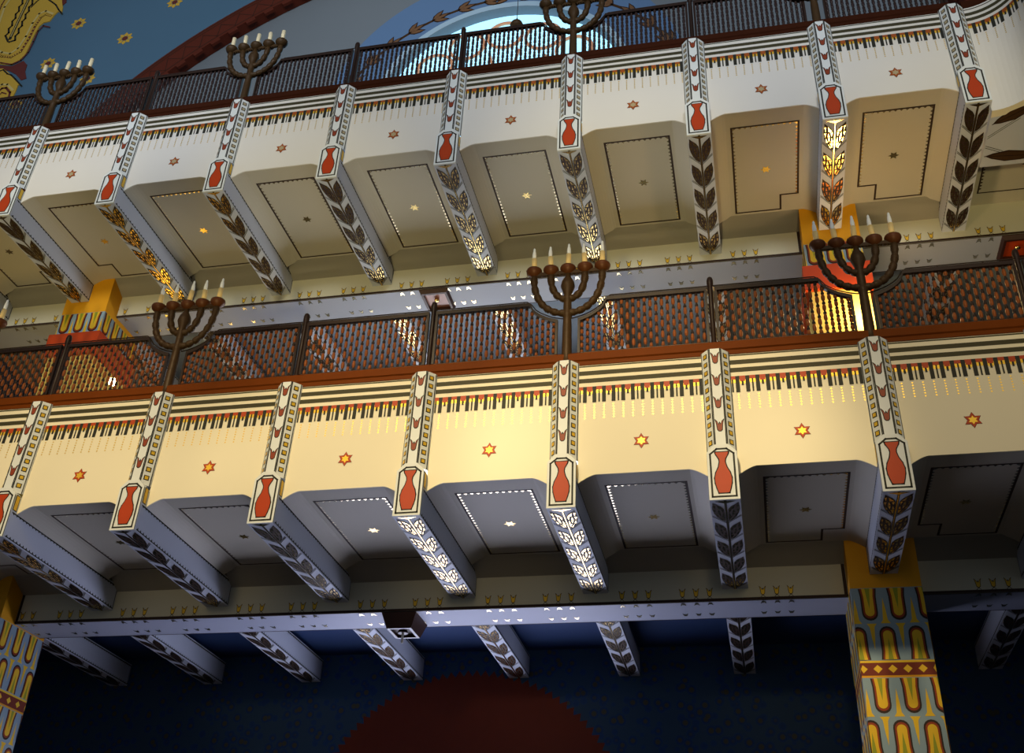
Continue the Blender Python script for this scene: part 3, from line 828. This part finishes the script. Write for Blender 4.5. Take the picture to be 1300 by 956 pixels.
def column(lv, k, label):
    oy, oz = LV[lv]; dx = .10 if (lv, k) == (1, -5) else 0
    t = thing('column', label, 'column', (k * S + dx, 0, 0))
    a = .325; y0 = 1.84 + oy; y1 = 2.70 + oy; top = .354 + oz; bot = -5.6 if lv == 0 else .50
    mb = MB()
    if lv: mb.box(-a, a, y0, y1, bot, 3.41, 'shaftcream')
    mb.box(-a, a, y0, y1, bot if lv == 0 else 3.41, top, 'ochre')
    sides = [frame((0, y0, 0), (1, 0, 0), (0, 0, 1), (0, -1, 0))]
    rng = [(-a, a)]
    sides += [frame((-a, 0, 0), (0, 1, 0), (0, 0, 1), (-1, 0, 0)), frame((a, 0, 0), (0, 1, 0), (0, 0, 1), (1, 0, 0))]
    rng += [(y0, y1), (y0, y1)]
    for fn, (u0, u1) in zip(sides, rng):
        F = Face(mb, fn, .0015)
        if lv == 0:
            z = -.135
            for rep in range(4):
                for r in range(2):
                    wave_row(F, u0, u1, z, z - .345, r == 1, phase=u0 + .15 + (0 if r == 0 else .128)); z -= .345
                F.rect(u0, u1, z - .02, z, 'yellow', 1); z -= .02
                F.rect(u0, u1, z - .115, z, 'maroon', 1)
                n = 5
                for i in range(n + 1):
                    c = u0 + (u1 - u0) * (i + .15) / n
                    p = [(c - .04, z - .057), (c, z - .095), (c + .04, z - .057), (c, z - .02)]
                    p = [(min(max(q, u0), u1), w) for q, w in p]
                    F.p(p, 'yellow', 2)
                z -= .135
        else:
            wave_row(F, u0, u1, 4.08, 3.74, False, period=.215, phase=u0 + .10)
    mb.build('shaft', t)
    if lv == 1:
        mb = MB(); mb.box(-a - .05, a + .05, y0 - .05, y1 + .05, 3.40, 3.735, 'redbase'); mb.build('band', t)
    return t
column(0, 2, 'ochre column with blue and maroon wave painting under the lower balcony, lower right')
column(0, -5, 'ochre column with wave painting under the lower balcony, lower left corner')
column(1, 2, 'ochre column with red band behind the right candelabrum, above the lower railing')
column(1, -5, 'ochre column with wave painting and red band above the lower railing, left')

# ------------------------------------------------------------------ box lamps under the cross beams
def box_lamp(x, lv, label, glass):
    oy, oz = LV[lv]; zb = -.122 + oz
    t = thing('box_lamp', label, 'lamp', (x, 2.11 + oy, zb), 'box lamps under the cross beams')
    w, d = .19, .44; h = .16 if lv == 0 else .05; i = .055 if lv == 0 else .02
    top = [(-w, 0, 0), (w, 0, 0), (w, d, 0), (-w, d, 0)]; bot = [(-w + i, .02 + i * .5, -h), (w - i, .02 + i * .5, -h), (w - i, d - i, -h), (-w + i, d - i, -h)]
    mb = MB(); mb.mesh(top + bot, [(0, 1, 5, 4), (1, 2, 6, 5), (2, 3, 7, 6), (3, 0, 4, 7), (0, 3, 2, 1)], 'lampframe')
    bx = [(-w + i + .03, .05 + i * .5, -h), (w - i - .03, .05 + i * .5, -h), (w - i - .03, d - i - .03, -h), (-w + i + .03, d - i - .03, -h)]
    for a in range(4): mb.face([bot[a], bot[(a + 1) % 4], bx[(a + 1) % 4], bx[a]], 'lampframe' if lv else 'chrome')
    mb.face([(p[0], p[1], -h + .035) for p in bx], glass)
    for a in range(4):
        p, q = bx[a], bx[(a + 1) % 4]; mb.face([p, q, (q[0], q[1], -h + .035), (p[0], p[1], -h + .035)], 'lampframe')
    mb.build('housing', t)
    mb = MB()
    if lv == 0:
        mb.lathe([(.045, -h + .03), (.06, -h - .002), (.05, -h - .006)], 'lampframe', 14, c=(0, .2, 0)); mb.build('socket', t)
        mb = MB(); mb.lathe([(.012, -h), (.014, -h - .02), (.014, -h - .10), (.006, -h - .112)], 'bulbglass', 10, c=(0, .2, 0)); mb.build('bulb', t)
    else:
        mb.lathe([(.018, -h + .034), (.035, -h + .02), (.03, -h - .005), (.01, -h - .012)], 'gold', 10, c=(0, .2, 0)); mb.build('bulb', t)
    return t
box_lamp(-2.10, 0, 'dark wooden box lamp with a white bulb under the lower cross beam', 'brownline')
box_lamp(-2.11, 1, 'square brown lamp with pinkish glass under the upper cross beam, above the lower railing', 'lampglass')
box_lamp(4.90, 1, 'square lamp with red glass under the upper cross beam at the right edge', 'redbase')

# pendant in front of the rose window
t = thing('pendant_lamp', 'small round pendant lamp hanging in front of the bright round window', 'lamp', (-2.42, 4.2, 0))
px, pz = onwall(656, 31, 4.2); t.location = (px, 4.2, pz)
mb = MB(); mb.lathe([(.01, -.10), (.09, -.07), (.12, -.02), (.10, .03), (.03, .07), (.012, .16)], 'bronze', 14); mb.build('globe', t)
mb = MB(); mb.tube([(0, 0, .15), (0, 0, 3.2)], .006, 'brownline', 6, up=(0, 1, 0)); mb.build('cord', t)

# globe sconces on the rear of the upper columns
def sconce(x, y, z, label, strength):
    t = thing('wall_sconce', label, 'lamp', (x, y, z), 'warm sconces')
    mb = MB(); mb.lathe([(.01, -.05), (.035, -.04), (.05, 0), (.038, .036), (.015, .05)], 'warmglobe', 14); mb.build('globe', t)
    mb = MB(); mb.tube([(0, 0, -.05), (0, 0, -.10), (0, .13, -.12)], .012, 'bronze', 8, up=(1, 0, 0)); mb.tube([(0, .14, z_) for z_ in (-.12, -2.35)], .02, 'bronze', 8); mb.build('bracket', t)
    l = bpy.data.lights.new('sconce_light', 'POINT'); l.energy = strength; l.color = (1, .68, .34); l.shadow_soft_size = .09
    o = bpy.data.objects.new('sconce_light', l); col.objects.link(o); o.location = (x, y + .02, z + .16)
sconce(3.02, 1.72, 2.86, 'warm glowing globe behind the lower railing by the right candelabrum', 34)
sconce(-6.08, 1.80, 2.87, 'warm glowing globe lamp behind the lower railing at far left', 1.2)
# ------------------------------------------------------------------ camera, lights, world
cd = bpy.data.cameras.new('camera'); cam = bpy.data.objects.new('camera', cd); col.objects.link(cam)
cd.sensor_fit = 'HORIZONTAL'; cd.sensor_width = 36; cd.lens = FPX / 1300 * 36; cd.shift_y = -44.5 / 1300; cd.clip_end = 200
m = Matrix((r2, u2, -fwd)).transposed(); cam.matrix_world = Matrix.Translation(CAM) @ m.to_4x4()
scene.camera = cam
def spot(loc, tgt, energy, color, angle, blend, size=.3):
    l = bpy.data.lights.new('spot', 'SPOT'); l.energy = energy; l.color = color; l.spot_size = radians(angle); l.spot_blend = blend; l.shadow_soft_size = size
    o = bpy.data.objects.new('spot', l); col.objects.link(o); o.location = loc
    d = Vector(tgt) - Vector(loc); o.rotation_euler = d.to_track_quat('-Z', 'Y').to_euler(); return o
WARM = (1.0, .79, .44)
for x, sx, e in ((-5.0, -4.6, 4900), (-1.9, -2.4, 5800), (.8, -.4, 5700), (3.4, 2.6, 1900)):
    spot((sx, -10.0, 6.8), (x, 0, .80), e, WARM, 21, .9, .35)
for x in (-4.5, -1.2, 2.0): spot((x, -10.0, .35), (x, 2.1, .15), 330, WARM, 12, 1.0, .3)  # added spots without fixtures, brighten the lower cross beam face
def area(loc, tgt, energy, color, sx, sy):
    l = bpy.data.lights.new('area', 'AREA'); l.energy = energy; l.color = color; l.shape = 'RECTANGLE'; l.size = sx; l.size_y = sy
    o = bpy.data.objects.new('area', l); col.objects.link(o); o.location = loc
    d = Vector(tgt) - Vector(loc); o.rotation_euler = d.to_track_quat('-Z', 'Y').to_euler(); return o
for x, e in ((-7, 3300), (-1.5, 2250), (4.0, 2250)):          # daylight from the tall windows across the hall
    spot((x + 1, -13.5, 7.0), (x - (2 if x < -5 else 0), 0, 9.8), e, (.94, .97, 1.0), 62, .35, 1.2)
for x, e in ((-6.8, 2100), (-3.2, 2300), (.4, 2300), (4.2, 1850)):     # warm lamps of the nave, from below
    spot((x, -9.5, -3.6), (x, 1.6, 4.5), e, (1.0, .82, .37), 19, .9, .3)
def glow(x, y, z, e, r):
    l = bpy.data.lights.new('gallery_fill', 'POINT'); l.energy = e; l.color = (1, .74, .36); l.shadow_soft_size = r
    o = bpy.data.objects.new('gallery_fill', l); col.objects.link(o); o.location = (x, y, z)
for x in (-5.6, -2.1, 1.4): glow(x, 3.8, 3.3, 8, .15)  # added fill points without fixtures, warm the upper soffits
area((-8.5, 4.9, 1.25), (-8.5, 0, 1.3), 40, (1, .64, .12), 2.1, 1.7)  # unseen warm panel, added for the left gilded beams to reflect
area((2.95, 4.9, 1.05), (2.95, 0, 1.1), 7, (1, .64, .12), 1.5, 1.3)  # second added panel, reflected by the gilding near the right column
w = bpy.data.worlds.new('world'); scene.world = w; w.use_nodes = True
bg = w.node_tree.nodes['Background']; bg.inputs[0].default_value = (.62, .70, .82, 1); bg.inputs[1].default_value = .18
scene.view_settings.view_transform = 'Standard'; scene.view_settings.look = 'None'
scene.view_settings.exposure = 0; scene.view_settings.gamma = 1; scene.view_settings.use_curve_mapping = False
